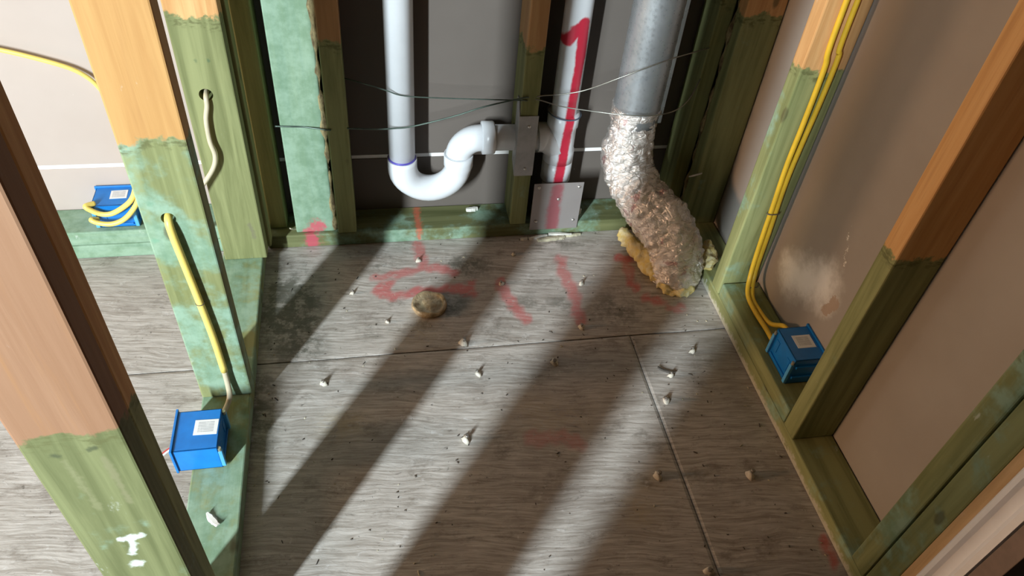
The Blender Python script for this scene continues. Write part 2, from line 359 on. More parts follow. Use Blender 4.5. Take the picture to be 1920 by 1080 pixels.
# left partition
k_ = 0.855; axc = -0.3035
def am(x, z): return (x * k_ - axc, 1.25 - (1.25 - 0.038 - z) * k_ - 0.038)
W_ = (0.8, 0.83, 0.8); D_ = (0.05, 0.06, 0.03)
A = stud(-0.352, -0.255, 0.483, 0.5145, 0.038, T, 0.605, 'wide stud at the left edge, tan above and green below with white smears', 0.25, 0.25,
     [(am(-0.362, 0.219), am(-0.336, 0.224), 0.006, W_), (am(-0.347, 0.222), am(-0.356, 0.178), 0.005, W_), (am(-0.358, 0.151), am(-0.360, 0.146), 0.007, W_),
      (am(-0.378, 0.423), am(-0.376, 0.421), 0.005, D_), (am(-0.333, 0.431), am(-0.340, 0.428), 0.005, D_),
      (am(-0.372, 0.41), am(-0.366, 0.30), 0.005, (0.20, 0.20, 0.10)), (am(-0.330, 0.41), am(-0.326, 0.31), 0.005, (0.20, 0.19, 0.10))],
     nat=((0.255, 0.13, 0.07), (0.295, 0.16, 0.092)), aged=0.62)  # wood colours darkened to offset the stronger lamp light on this near stud
stud(-0.350, -0.256, 0.515, 0.547, 0.038, T, 0.58, 'dark-edged stud doubled behind the wide left-edge stud', 0.2, 0.1)
bxc = -0.2985
B = stud(-0.345, -0.252, 0.970, 1.008, 0.038, T, 0.622, 'left stud with orange top and yellow cable hanging down its front', 0.62, 0.25,
     [((-0.327 - bxc, 0.474), (-0.325 - bxc, 0.47), 0.007, (0.16, 0.30, 0.20)), ((-0.335 - bxc, 0.40), (-0.333 - bxc, 0.40), 0.006, (0.16, 0.33, 0.22))], nat=((0.44, 0.225, 0.075), (0.52, 0.29, 0.105)), aged=0.9)
drill(B, (-0.307, 0.99, 0.480), 'y', 0.011, 0.1)
cxc = -0.2915
Cs = stud(-0.338, -0.245, 1.365, 1.403, 0.038, T, 0.618, 'yellow-green left stud with beige cable coming out of a drilled hole', -0.2, 0.10, aged=0.84, marks=
     [((-0.303 - cxc, 0.495), (-0.302 - cxc, 0.493), 0.004, (0.07, 0.12, 0.06)), ((-0.281 - cxc, 0.497), (-0.280 - cxc, 0.495), 0.004, (0.07, 0.12, 0.06)),
      ((-0.268 - cxc, 0.10), (-0.266 - cxc, 0.065), 0.006, (0.17, 0.16, 0.10))])
drill(Cs, (-0.298, 1.384, 0.462), 'y', 0.013, 0.1)
stud(-0.335, -0.238, 1.404, 1.441, 0.038, T, 0.9, 'dark stud doubled behind the yellow-green stud in the left corner', 0.1, 0.1)
stud(-0.244, -0.204, 1.470, 1.530, 0.038, T, 0.8, 'shadowed olive stud in the left back corner', 0.1, 0.1)
stud(-0.355, -0.300, -0.012, 0.163, 0.038, T, 0.5, 'unseen stud post added to cast a shadow band on the floor', 0.2, 0.2)  # out of view, added only for its shadow between the streaks
# back wall
G = stud(-0.182, -0.092, 1.450, 1.489, 0.038, T, 9, 'pale teal board standing flat in the left part of the back wall', 1.9, 0.45,
     [((-0.012, 0.0), (0.012, 0.022), 0.018, (0.60, 0.05, 0.11))])
# ragged bark along its right edge
def bark():
    t = MT('bark'); n = t.noise(t.mapping(t.obj(), scale=(90, 90, 30)), 1, 5, 0.7); t.bump(n, 0.8, 0.003)
    return t.fin(t.mix(t.mr(n, 0.35, 0.65), (0.12, 0.085, 0.04), (0.42, 0.34, 0.17)), 0.85)
M_BARK = bark()
path = [Vector((-0.091, 1.455, 0.04 + i * 0.014)) for i in range(60)]
V, Fc = tube_geo(path, [0.0055 + 0.003 * math.sin(i * 1.3) + 0.0025 * math.sin(i * 0.37) for i in range(60)], 8,
                 lambda q, nrm, s, a: q + nrm * 0.004 * nz(q, 70, 3))
mesh('bark_edge', V, Fc, M_BARK, G, tuple(G.location))
stud(-0.084, -0.040, 1.440, 1.530, 0.038, T, 0.53, 'olive stud just left of the tall white downpipe', 0.05, 0.05, nat=((0.36, 0.19, 0.08), (0.48, 0.27, 0.12)))
CS = stud(0.338, 0.378, 1.440, 1.530, 0.038, T, 0.51, 'middle stud of the back wall carrying a grey guard strap', 0.12, 0.15, nat=((0.45, 0.25, 0.11), (0.58, 0.36, 0.17)))
drill(CS, (0.358, 1.482, 0.268), 'x', 0.034, 0.2)
stud(0.747, 0.784, 1.452, 1.530, 0.038, T, 0.62, 'narrow olive stud in the dark right back corner', 0.05, 0.1)
# right wall
R1 = stud(0.785, 0.874, 1.408, 1.447, 0.038, T, 0.60, 'dark green right-wall stud with barky edge near the duct', 0.05, 0.1)
path = [Vector((0.786, 1.446, 0.05 + i * 0.014)) for i in range(80)]
V, Fc = tube_geo(path, [0.004 + 0.0025 * math.sin(i * 1.1) + 0.002 * math.sin(i * 0.41) for i in range(80)], 8, lambda q, nrm, s, a: q + nrm * 0.004 * nz(q, 70, 5))
mesh('bark_edge', V, Fc, M_BARK, R1, tuple(R1.location))
stud(0.785, 0.874, 1.150, 1.188, 0.038, T, 0.612, 'right-wall stud with two yellow cables running down it', 0.25, 0.2)
stud(0.785, 0.874, 0.740, 0.779, 0.038, T, 0.515, 'right-wall stud with orange upper half just past the blue box', 0.1, 0.15, nat=((0.58, 0.31, 0.11), (0.70, 0.42, 0.18)))
stud(0.785, 0.874, 0.4585, 0.497, 0.038, T, 0.60, 'green doubled stud nearest the right wall drywall at lower right', 0.55, 0.4)
stud(0.785, 0.874, 0.4150, 0.456, 0.0, T, 0.56, 'green trimmer stud against the door jamb at lower right', 0.4, 0.4)

# door jamb
M_RAW = lumber('raw_jamb_wood', -9, 77, 0, 0.1, nat=((0.55, 0.34, 0.16), (0.70, 0.47, 0.25)))
M_WHITE = plain('white_gloss_paint', (0.92, 0.92, 0.95), 0.3, var=0.04, scale=30)
M_BROWNPT = plain('brown_trim_paint', (0.22, 0.16, 0.13), 0.5)
jb = box('door_jamb', 0.783, 0.890, 0.397, 0.4135, 0.0, 2.2, M_RAW, 0.001); tag(jb, 'white door jamb with raw wood edge at lower right', 'jamb')
bm = bmesh.new()
prof = [(0.782, 0.3965), (0.778, 0.393), (0.778, 0.386), (0.786, 0.383), (0.788, 0.367), (0.778, 0.364), (0.775, 0.358), (0.776, 0.349), (0.80, 0.3465), (0.89, 0.3465), (0.89, 0.3965)]
lo = [bm.verts.new((x, y, 0)) for x, y in prof]; hi = [bm.verts.new((x, y, 2.2)) for x, y in prof]
for i in range(len(prof)):
    j = (i + 1) % len(prof); bm.faces.new((lo[i], lo[j], hi[j], hi[i]))
bm.faces.new(lo[::-1]); bm.faces.new(hi)
from_bm('painted_moulding', bm, M_WHITE, jb, tuple(jb.location))
box('hall_side_trim', 0.776, 0.89, 0.318, 0.346, 0.0, 2.2, M_BROWNPT, 0.001, jb, tuple(jb.location))

# ------------------------------------------------------------------ white drain pipes
M_PVC = plain('white_pvc', (0.78, 0.80, 0.83), 0.28, var=0.05, scale=14)
M_PURPLE = plain('purple_primer', (0.10, 0.08, 0.42), 0.4)
def red_paint(name, base, segs, soft, metal=0.0, rough=0.3, strength=0.97, col=(0.62, 0.010, 0.045), front=0.012):
    t = MT(name); o = t.obj(); x, y, z = t.sep(o)
    n = t.noise(o, 90, 4, 0.7); d = None
    for p, q, wd in segs:
        k = t.math('SUBTRACT', t.seg(x, z, p, q), wd); d = k if d is None else t.math('MINIMUM', d, k)
    d = t.math('ADD', d, t.math('MULTIPLY', t.math('SUBTRACT', n, 0.5), soft * 1.6))
    f = t.mr(d, -soft * 0.4, soft, strength, 0)
    f = t.math('MULTIPLY', f, t.mr(y, front - 0.004, front + 0.004, 1, 0))
    b = t.mix(t.mr(t.noise(o, 12, 3), 0.35, 0.7), base, tuple(c * 0.93 for c in base))
    return t.fin(t.mix(f, b, col), rough, metal)
PX, PY = 0.450, 1.482
M_PVC1 = red_paint('white_pvc_red_numeral', (0.80, 0.83, 0.87),
    [((0.008, 0.560), (0.012, 0.480), 0.012), ((0.012, 0.480), (0.008, 0.36), 0.0105), ((0.008, 0.36), (0.004, 0.25), 0.010), ((0.004, 0.25), (-0.003, 0.12), 0.0105),
     ((0.010, 0.560), (-0.008, 0.545), 0.010), ((-0.006, 0.545), (-0.022, 0.518), 0.010)], 0.004)
# trap thing
TX, TY = 0.076, 1.482
trap = empty('drain_trap', (TX, TY, 0.1)); tag(trap, 'white plastic downpipe curving into a P-trap on the back wall', 'drain pipe')
TO = tuple(trap.location)
tube('downpipe', [(TX, TY, 0.195), (TX, TY, 2.4)], 0.0302, M_PVC, trap, TO, n=32, straight=True)
R = 0.066; bend = [Vector((TX, TY, 0.222)), Vector((TX, TY, 0.21))] + [Vector((TX + R - R * math.cos(a), TY, 0.198 - R * math.sin(a))) for a in np.linspace(0, math.pi, 22)] + [Vector((TX + 2 * R, TY, 0.21)), Vector((TX + 2 * R, TY, 0.228))]
rad = [0.0345] * 4 + [0.0345 - 0.003 * min(1, i / 4) for i in range(18)] + [0.0315, 0.0345, 0.0345, 0.0345]
rad = rad[:len(bend)] if len(rad) >= len(bend) else rad + [0.0345] * (len(bend) - len(rad))
rad[-4] = 0.0315
V, Fc = tube_geo(bend, rad, 32); ub = mesh('u_bend', V, Fc, M_PVC, trap, TO)
lathe('primer_ring', [(0.0302, 0.2215), (0.0322, 0.2215), (0.0322, 0.2250), (0.0302, 0.2258)], M_PURPLE, (TX, TY, 0), ub, TO)
ex = TX + 2 * R; r2 = 0.048
el = [Vector((ex, TY, 0.215)), Vector((ex, TY, 0.222))] + [Vector((ex + r2 - r2 * math.cos(a), TY, 0.222 + r2 * math.sin(a))) for a in np.linspace(0, math.pi / 2, 14)] + [Vector((ex + r2 + 0.014, TY, 0.222 + r2))]
V, Fc = tube_geo(el, 0.0310, 32); eb = mesh('elbow', V, Fc, M_PVC, trap, TO)
lathe('seam_ring', [(0.0310, 0.0), (0.0318, 0.0008), (0.0310, 0.0016)], plain('pipe_seam', (0.42, 0.44, 0.46), 0.4), (ex, TY, 0.2285), eb, TO)
AZ = 0.270; hx = ex + r2
lathe('hub', [(0.031, 0.0), (0.0385, 0.001), (0.0385, 0.0265), (0.0372, 0.029), (0.031, 0.029)], M_PVC, (hx + 0.004, TY, AZ), trap, TO, axis='x')
tube('arm_pipe', [(hx + 0.01, TY, AZ), (0.432, TY, AZ - 0.003)], 0.0302, M_PVC, trap, TO, n=32, straight=True)
# stack thing
st = empty('vent_stack', (PX, PY, 0.0)); tag(st, 'white plastic vent stack with a red painted numeral 1', 'vent pipe'); SO = tuple(st.location)
tube('pipe', [(PX, PY, 0.33 - 0.02 + 0.03 * k) for k in range(0, 70)], 0.0302, M_PVC1, st, SO, n=32, straight=True)
lathe('tee_fitting', [(0.031, 0.205), (0.0368, 0.206), (0.0368, 0.236), (0.0340, 0.240), (0.0340, 0.298), (0.0368, 0.302), (0.0372, 0.334), (0.031, 0.336)], M_PVC1, (PX, PY, 0), st, SO)
tube('tee_branch', [(PX - 0.058, PY, AZ - 0.002), (PX - 0.044, PY, AZ - 0.002), (PX - 0.028, PY, AZ - 0.010), (PX - 0.005, PY, AZ - 0.030)], [0.0355] * 9 + [0.034] * 16, M_PVC, st, SO, n=28)
lathe('coupling', [(0.031, 0.150), (0.0366, 0.151), (0.0366, 0.204), (0.031, 0.205)], M_PVC1, (PX, PY, 0), st, SO)
tube('stub', [(PX, PY, 0.0385), (PX, PY, 0.152)], 0.0302, M_PVC, st, SO, n=28, straight=True)

# ------------------------------------------------------------------ guard plates
def galv(name, base=(0.42, 0.43, 0.44), rough=0.42, metal=0.75, sc=18):
    t = MT(name); n = t.noise(t.obj(), sc, 4, 0.6); n2 = t.voro(t.obj(), 120)
    t.bump(n, 0.15, 0.001)
    return t.fin(t.mix(t.mr(n, 0.3, 0.7), base, tuple(c * 0.72 for c in base)), t.mr(n2, 0.0, 0.7, rough - 0.06, rough + 0.1), metal)
M_GALV = galv('galvanised_plate', (0.50, 0.51, 0.52), 0.45, 0.35)
M_GUARD = red_paint('steel_plate_red_stripe', (0.34, 0.31, 0.30), [((-0.005, 0.15), (-0.008, 0.09), 0.011), ((-0.008, 0.09), (-0.006, 0.02), 0.013)], 0.010, 0.35, 0.5, 0.62, (0.40, 0.02, 0.05), 0.1)
gp = box('guard_plate', 0.388, 0.512, 1.4345, 1.4365, 0.022, 0.165, M_GUARD, 0.0006, origin=(0.452, 1.4355, 0.0)); tag(gp, 'square steel guard plate with faded red stripe below the vent stack', 'guard plate')
M_SCREW = plain('bright_screw_head', (0.75, 0.74, 0.72), 0.3, 0.8)
for x, z in ((0.400, 0.155), (0.500, 0.153), (0.452, 0.118), (0.498, 0.05), (0.402, 0.05)):
    lathe('screw_head', [(0.0008, -0.004), (0.0035, -0.003), (0.0042, 0.0)], M_SCREW, (0, 0, 0), None).matrix_world = Matrix.Identity(4)
    s = bpy.data.objects[[o.name for o in bpy.data.objects if o.name.startswith('screw_head')][-1]]
    s.rotation_euler = (math.pi / 2, 0, 0); s.rotation_euler = (-math.pi / 2, 0, 0)
    s.parent = gp; s.location = Vector((x, 1.4344, z)) - gp.location
sg = box('guard_strap', 0.336, 0.380, 1.4368, 1.4392, 0.190, 0.352, M_GALV, 0.0006); tag(sg, 'grey metal guard strap folded round the middle stud', 'guard strap')
bm = bmesh.new()
vs_ = [(1.4392, 0.19), (1.4392, 0.352), (1.452, 0.384), (1.474, 0.384), (1.474, 0.215)]
a_ = [bm.verts.new((0.3352, y, z)) for y, z in vs_]; b_ = [bm.verts.new((0.3374, y, z)) for y, z in vs_]
bm.faces.new(a_); bm.faces.new(b_[::-1])
for i in range(5): bm.faces.new((a_[i], a_[(i + 1) % 5], b_[(i + 1) % 5], b_[i]))
from_bm('side_flange', bm, M_GALV, sg, tuple(sg.location))
for z in (0.325, 0.21):
    s = lathe('screw_head', [(0.0008, 0.0), (0.0032, 0.0008), (0.0038, 0.003)], M_SCREW, (0, 0, 0), None); s.rotation_euler = (-math.pi / 2, 0, 0)
    s.parent = sg; s.location = Vector((0.36, 1.4345, z)) - sg.location

# ------------------------------------------------------------------ exhaust duct
M_DUCT = galv('galvanised_duct', (0.40, 0.43, 0.45), 0.30, 0.55, 6)
def foil_mat():
    t = MT('crinkled_foil'); o = t.obj(); w_ = t.noise(o, 16, 3, 0.6)
    v1 = t.voro(t.mapping(o, scale=(1, 1, 1.5)), 38, 'DISTANCE_TO_EDGE'); v2 = t.noise(t.mapping(o, scale=(1, 1, 2.2)), 70, 5, 0.65, 1.5)
    t.bump(t.math('ADD', t.math('MULTIPLY', v2, 1.2), t.math('MULTIPLY', t.mr(v1, 0, 0.12), 0.35)), 0.7, 0.005)
    c = t.mix(t.mr(w_, 0.35, 0.65), (0.95, 0.92, 0.89), (0.84, 0.79, 0.74))
    c = t.mix(t.math('MULTIPLY', t.mr(t.noise(o, 24, 3), 0.62, 0.68), 0.55), c, (0.45, 0.12, 0.14))
    return t.fin(c, t.mr(w_, 0.3, 0.7, 0.17, 0.30), 0.72)
M_FOIL = foil_mat()
def insul():
    t = MT('yellow_glass_wool'); o = t.obj(); n = t.noise(o, 60, 5, 0.7); t.bump(t.noise(o, 150, 4, 0.8), 0.9, 0.004)
    return t.fin(t.mix(t.mr(n, 0.35, 0.65), (0.78, 0.62, 0.22), (0.80, 0.72, 0.45)), 0.95, spec=0.1)
M_WOOL = insul()
DX, DY = 0.606, 1.440
du = empty('exhaust_duct', (0.70, 1.27, 0.0)); tag(du, 'silver duct with crinkled foil sleeve bending to the floor at back right', 'duct'); DO = tuple(du.location)
prof = []
for i in range(0, 150):
    z = 0.335 + i * 0.0137; rr = 0.053 + (0.0007 if i % 2 else 0.0)
    prof.append((rr, z))
lathe('metal_pipe', prof, M_DUCT, (DX, DY, 0), du, DO, n=40)
bm = bmesh.new(); box_bm(DX + 0.046, DX + 0.056, DY - 0.026, DY - 0.020, 0.34, 2.3, 0.001, bm=bm)
from_bm('pipe_seam', bm, M_DUCT, du, DO)
cp = spline([(DX, DY, 0.375), (DX, DY, 0.32), (DX - 0.002, DY - 0.003, 0.255), (DX + 0.008, DY - 0.018, 0.200), (DX + 0.038, DY - 0.058, 0.160), (DX + 0.073, DY - 0.110, 0.128), (DX + 0.100, DY - 0.155, 0.090), (DX + 0.114, DY - 0.178, 0.045), (DX + 0.118, DY - 0.184, 0.004)], 22)
n_ = len(cp); rads = []
for i in range(n_):
    s = i / (n_ - 1); rads.append(0.0555 + 0.010 * min(1, max(0, (s - 0.12) / 0.45)) - 0.003 * max(0, (s - 0.85) / 0.15))
def crumple(q, nrm, s, a):
    ca, sa = math.cos(a), math.sin(a)
    f = abs(nz((s * 26, ca * 1.3, sa * 1.3), 1, 2)) * 0.010 + nz(q, 12, 5) * 0.009 + abs(nz((s * 60, ca * 3.0, sa * 3.0), 1, 8)) * 0.0055 + abs(nz((s * 14 + ca * 2, ca * 2.2, sa * 2.2 + s * 5), 1, 21)) * 0.008
    return q + nrm * (f - 0.006) * min(1, 0.15 + s * 8)
V, Fc = tube_geo(cp, rads, 110, crumple); mesh('foil_sleeve', V, Fc, M_FOIL, du, DO)
def wool(pts, r, seed, name='glass_wool'):
    path = spline(pts, 10); n = len(path)
    rr = [r * (0.55 + 0.45 * math.sin(math.pi * (0.12 + 0.8 * i / (n - 1)))) for i in range(n)]
    V, Fc = tube_geo(path, rr, 20, lambda q, nrm, s, a: q + nrm * (nz(q, 55, seed) * 0.011 + nz(q, 130, seed) * 0.006))
    return mesh(name, V, Fc, M_WOOL, du, DO)
wool([(0.622, 1.398, 0.030), (0.634, 1.360, 0.030), (0.648, 1.312, 0.026), (0.662, 1.268, 0.020), (0.678, 1.232, 0.014)], 0.019, 4)
wool([(0.672, 1.225, 0.008), (0.690, 1.203, 0.008), (0.722, 1.192, 0.009), (0.748, 1.200, 0.008)], 0.012, 9)
wool([(0.788, 1.232, 0.046), (0.802, 1.262, 0.056), (0.806, 1.300, 0.062)], 0.016, 14)

# ------------------------------------------------------------------ tie wires
M_WIRE = plain('green_tie_wire', (0.14, 0.19, 0.16), 0.35, 0.6, var=0.3)
M_WIREG = plain('steel_tie_wire', (0.34, 0.34, 0.30), 0.35, 0.7, var=0.3)
tag(tube('tie_wire', [(-0.042, 1.500, 0.418), (-0.003, 1.460, 0.428), (0.046, 1.4485, 0.416), (0.085, 1.4475, 0.403), (0.188, 1.4485, 0.394), (0.337, 1.4385, 0.392), (0.345, 1.4375, 0.391)], 0.0014, M_WIRE, n=8), 'upper green tie wire crossing the tall white downpipe', 'wire')
tag(tube('tie_wire', [(-0.042, 1.440, 0.332), (0.020, 1.441, 0.327), (0.060, 1.444, 0.326), (0.100, 1.444, 0.330), (0.188, 1.440, 0.355), (0.257, 1.438, 0.379), (0.336, 1.4372, 0.398), (0.352, 1.437, 0.400)], 0.0018, M_WIRE, n=8), 'lower green tie wire slanting up from the downpipe to the middle stud', 'wire')
tag(tube('tie_wire', [(-0.192, 1.449, 0.336), (-0.160, 1.4475, 0.335), (-0.132, 1.4475, 0.333), (-0.084, 1.4385, 0.330), (-0.076, 1.438, 0.330)], 0.0018, M_WIRE, n=8), 'short tie wire lying across the pale teal board', 'wire')
tag(tube('tie_wire', [(0.370, 1.4375, 0.400), (0.382, 1.436, 0.404), (0.424, 1.425, 0.413), (0.470, 1.410, 0.431), (0.528, 1.384, 0.472), (0.580, 1.376, 0.499), (0.640, 1.392, 0.511), (0.700, 1.418, 0.512), (0.748, 1.4505, 0.505)], 0.0014, M_WIREG, n=8), 'grey tie wire rising across the vent stack and the metal duct', 'wire')
tag(tube('tie_wire', [(0.368, 1.4375, 0.394), (0.382, 1.435, 0.392), (0.428, 1.425, 0.382), (0.503, 1.400, 0.382), (0.554, 1.376, 0.388), (0.620, 1.372, 0.387), (0.676, 1.385, 0.391), (0.715, 1.412, 0.404), (0.748, 1.451, 0.43)], 0.0014, M_WIREG, n=8), 'grey tie wire sagging across the vent stack and the metal duct', 'wire')
ang = np.linspace(0, 2 * math.pi, 25)
tag(tube('hose_ring', [(PX + 0.0395 * math.cos(a), PY + 0.0395 * math.sin(a), 0.335 - 0.004 * math.cos(a)) for a in ang], 0.0016, plain('dark_ring', (0.10, 0.14, 0.20), 0.5), n=8, sub=3, origin=(PX, PY, 0.333)), 'dark wire ring round the top of the white tee on the vent stack', 'wire')

# ------------------------------------------------------------------ blue electrical boxes
def blue_mat(name='blue_plastic'):
    t = MT(name); n = t.noise(t.obj(), 30, 3)
    return t.fin(t.mix(t.mr(n, 0.3, 0.7), (0.005, 0.19, 0.60), (0.005, 0.155, 0.50)), 0.33)
M_BLUE = blue_mat()
def label_mat():
    t = MT('printed_label'); o = t.obj(); u = t.sep(o)[0]; v = t.sep(o)[1]
    ins = t.math('MULTIPLY', t.mr(t.math('ABSOLUTE', u), 0.013, 0.014, 1, 0), t.mr(t.math('ABSOLUTE', v), 0.011, 0.012, 1, 0))
    ln = t.math('MULTIPLY', t.mr(t.math('SINE', t.math('MULTIPLY', v, 1900)), -0.2, 0.4), t.mr(t.noise(t.comb(t.math('MULTIPLY', u, 160), t.math('MULTIPLY', v, 30), 0.0), 1, 2), 0.3, 0.5, 0.4, 1))
    return t.fin(t.mix(t.math('MULTIPLY', t.math('MULTIPLY', ln, ins), 0.75), (0.80, 0.80, 0.80), (0.22, 0.23, 0.26)), 0.45)
M_LABEL = label_mat(); M_HOLE = plain('socket_dark', (0.02, 0.025, 0.04), 0.8); M_CLEARBLUE = plain('pale_blue_clip', (0.10, 0.42, 0.80), 0.35)
M_CU = plain('screw_zinc', (0.55, 0.50, 0.38), 0.35, 0.7)
def blue_box(label, W, D, H, loc, rz, lab, skew=0.0):
    """wiring box lying with its closed back towards -y and open mouth towards +y (before turning); H is its height"""
    e = empty('electrical_box', loc); e.rotation_euler = (0, 0, rz); tag(e, label, 'electrical box')
    def P(name, bm, m, par=e, smooth=False):
        bmesh.ops.recalc_face_normals(bm, faces=bm.faces)
        me = bpy.data.meshes.new(name); bm.to_mesh(me); bm.free(); me.materials.append(m); o = bpy.data.objects.new(name, me); COL.objects.link(o); o.parent = par; return o
    w, th = W / 2, 0.0022
    bm = bmesh.new()
    for b in ((-w, w, -D / 2, -D / 2 + th, 0, H), (-w, w, -D / 2, D / 2, H - th, H), (-w, w, -D / 2, D / 2, 0, th), (-w, -w + th, -D / 2, D / 2, 0, H), (w - th, w, -D / 2, D / 2, 0, H)):
        box_bm(*b, 0.0007, bm=bm)
    body = P('body', bm, M_BLUE)
    bm = bmesh.new()   # rim flange round the mouth
    for b in ((-w - 0.004, w + 0.004, D / 2 - 0.004, D / 2, H - 0.001, H + 0.004), (-w - 0.004, w + 0.004, D / 2 - 0.004, D / 2, -0.0, 0.002), (-w - 0.004, -w, D / 2 - 0.004, D / 2, 0, H), (w, w + 0.004, D / 2 - 0.004, D / 2, 0, H)):
        box_bm(*b, 0.0006, bm=bm)
    P('rim', bm, M_BLUE)
    for zz in (H * 0.3, H * 0.72):
        bm = bmesh.new(); box_bm(w, w + 0.0045, -D * 0.42, D * 0.30, zz - 0.003, zz + 0.003, 0.0008, bm=bm); P('side_rib', bm, M_BLUE)
    for sx in (-1, 1):
        bm = bmesh.new(); box_bm(sx * w * 0.93 - 0.004, sx * w * 0.93 + 0.004, -D / 2 - 0.006, -D / 2 + 0.001, 0.004, H * 0.8, 0.0012, bm=bm)
        c = P('cable_clamp', bm, M_CLEARBLUE)
        bm = bmesh.new(); box_bm(sx * w * 0.55 - 0.006, sx * w * 0.55 + 0.006, -D / 2 - 0.0012, -D / 2 + 0.001, H * 0.35, H * 0.75, 0.0004, bm=bm); P('knockout', bm, M_BLUE, c)
        bm = bmesh.new(); bmesh.ops.create_cone(bm, cap_ends=True, segments=12, radius1=0.0032, radius2=0.0032, depth=0.008)
        bmesh.ops.transform(bm, matrix=Matrix.Translation((sx * w * 0.93, -D / 2 - 0.002, H * 0.86)), verts=bm.verts); P('screw', bm, M_CU)
    bm = bmesh.new(); box_bm(-w * 0.75, w * 0.75, -D / 2 - 0.0035, -D / 2 + 0.001, H * 0.12, H * 0.2, 0.0008, bm=bm); P('back_rib', bm, M_BLUE)
    lx, ly, lw, lh, lr = lab
    bm = bmesh.new(); box_bm(-lw / 2, lw / 2, -lh / 2, lh / 2, 0, 0.0006, 0.0002, bm=bm)
    l = P('paper_label', bm, M_LABEL); l.location = (lx, ly, H); l.rotation_euler = (0, 0, lr); l['label'] = 'white printed sticker'
    return e
# opening towards the left room (-x)
blue_box('blue wiring box with white sticker on the left plate near the camera', 0.085, 0.078, 0.060, (-0.330, 0.852, 0.0382), math.radians(90), (0.004, -0.016, 0.040, 0.032, math.radians(-92)))
b1 = [o for o in bpy.data.objects if o.name.startswith('electrical_box')][-1]
blue_box('blue wiring box with yellow cables looped across it on the far left wall', 0.090, 0.070, 0.062, (-0.570, 1.492, 0.0765), math.radians(0), (0.008, 0.004, 0.036, 0.030, math.radians(2)))
blue_box('blue wiring box beside the right drywall with two yellow cables entering it', 0.088, 0.070, 0.072, (0.840, 0.892, 0.0765), math.radians(-90), (-0.004, 0.004, 0.040, 0.034, math.radians(90)))

# ------------------------------------------------------------------ cables
M_YEL = plain('yellow_cable_jacket', (0.82, 0.52, 0.035), 0.42, var=0.12, scale=20)
M_YELP = plain('pale_yellow_jacket', (0.86, 0.66, 0.16), 0.42, var=0.1, scale=20)
M_BEI = plain('beige_cable', (0.60, 0.52, 0.36), 0.5, var=0.15, scale=20)
M_STAPLE = plain('cable_staple', (0.12, 0.10, 0.08), 0.5)
ca = tube('yellow_cable', [(0.812, 1.1425, 2.2), (0.812, 1.1425, 1.5), (0.816, 1.1425, 0.748), (0.825, 1.1425, 0.619), (0.827, 1.1425, 0.501), (0.827, 1.1425, 0.407), (0.833, 1.1425, 0.298), (0.836, 1.142, 0.224), (0.839, 1.135, 0.120), (0.826, 1.100, 0.086), (0.822, 1.050, 0.083), (0.822, 0.985, 0.088), (0.818, 0.940, 0.094)], 0.0052, M_YEL, n=12)
tag(ca, 'yellow cable on the right-wall stud, the one nearer the room', 'cable')
cb = tube('yellow_cable', [(0.838, 1.1425, 2.2), (0.838, 1.1425, 1.5), (0.837, 1.1425, 0.748), (0.844, 1.1425, 0.640), (0.844, 1.1425, 0.547), (0.841, 1.1425, 0.439), (0.841, 1.1425, 0.354), (0.848, 1.142, 0.231), (0.850, 1.135, 0.115), (0.836, 1.095, 0.084), (0.833, 1.050, 0.083), (0.835, 1.000, 0.092), (0.842, 0.965, 0.120), (0.840, 0.940, 0.122)], 0.0050, M_YEL, n=12)
tag(cb, 'yellow cable on the right-wall stud, the one nearer the drywall', 'cable')
for z, x in ((0.285, 0.838), (0.092, 0.842)):
    y = 1.1365 if z > 0.2 else 1.112
    s = tube('cable_staple', [(x - 0.014, y + 0.006, z), (x - 0.010, y, z), (x + 0.010, y, z), (x + 0.016, y + 0.006, z)], 0.0013, M_STAPLE, ca, (0, 0, 0), n=6, sub=3)
    s.location = -Vector(ca.location)
# hanging cable on the left stud
cB = tube('yellow_cable', [(-0.307, 0.990, 0.482), (-0.307, 0.968, 0.479), (-0.305, 0.9605, 0.455), (-0.301, 0.960, 0.398), (-0.295, 0.960, 0.307), (-0.290, 0.960, 0.219), (-0.288, 0.960, 0.125)], 0.0062, M_YELP, n=14)
tag(cB, 'yellow cable hanging from a hole in the left stud to the blue box', 'cable')
t_ = tube('stripped_end', [(-0.288, 0.960, 0.127), (-0.288, 0.958, 0.09), (-0.289, 0.950, 0.060), (-0.296, 0.930, 0.050), (-0.305, 0.8965, 0.055)], 0.0052, M_BEI, cB, (0, 0, 0), n=12); t_.location = -Vector(cB.location)
s = tube('tie_band', [(-0.2946 + 0.0068 * math.sin(a), 0.960 - 0.0068 * math.cos(a), 0.305) for a in np.linspace(0, 2 * math.pi, 15)], 0.0008, M_STAPLE, cB, (0, 0, 0), n=6, sub=2); s.location = -Vector(cB.location)
cC = tube('beige_cable', [(-0.298, 1.390, 0.464), (-0.298, 1.362, 0.461), (-0.299, 1.356, 0.443), (-0.306, 1.354, 0.413), (-0.308, 1.353, 0.368), (-0.304, 1.350, 0.333), (-0.314, 1.346, 0.303), (-0.345, 1.34, 0.262), (-0.38, 1.33, 0.22), (-0.42, 1.33, 0.15), (-0.43, 1.33, 0.004)], 0.0048, M_BEI, n=12)
tag(cC, 'beige cable curling out of the yellow-green left stud', 'cable')
cL = tube('yellow_cable', [(-1.700, 1.515, 0.638), (-1.349, 1.515, 0.576), (-0.986, 1.515, 0.534), (-0.747, 1.515, 0.495), (-0.621, 1.515, 0.459), (-0.555, 1.515, 0.425), (-0.525, 1.512, 0.37), (-0.512, 1.50, 0.29), (-0.507, 1.490, 0.20), (-0.520, 1.480, 0.15)], 0.0046, M_YELP, n=10)
tag(cL, 'thin yellow cable sagging across the bright far left drywall', 'cable')
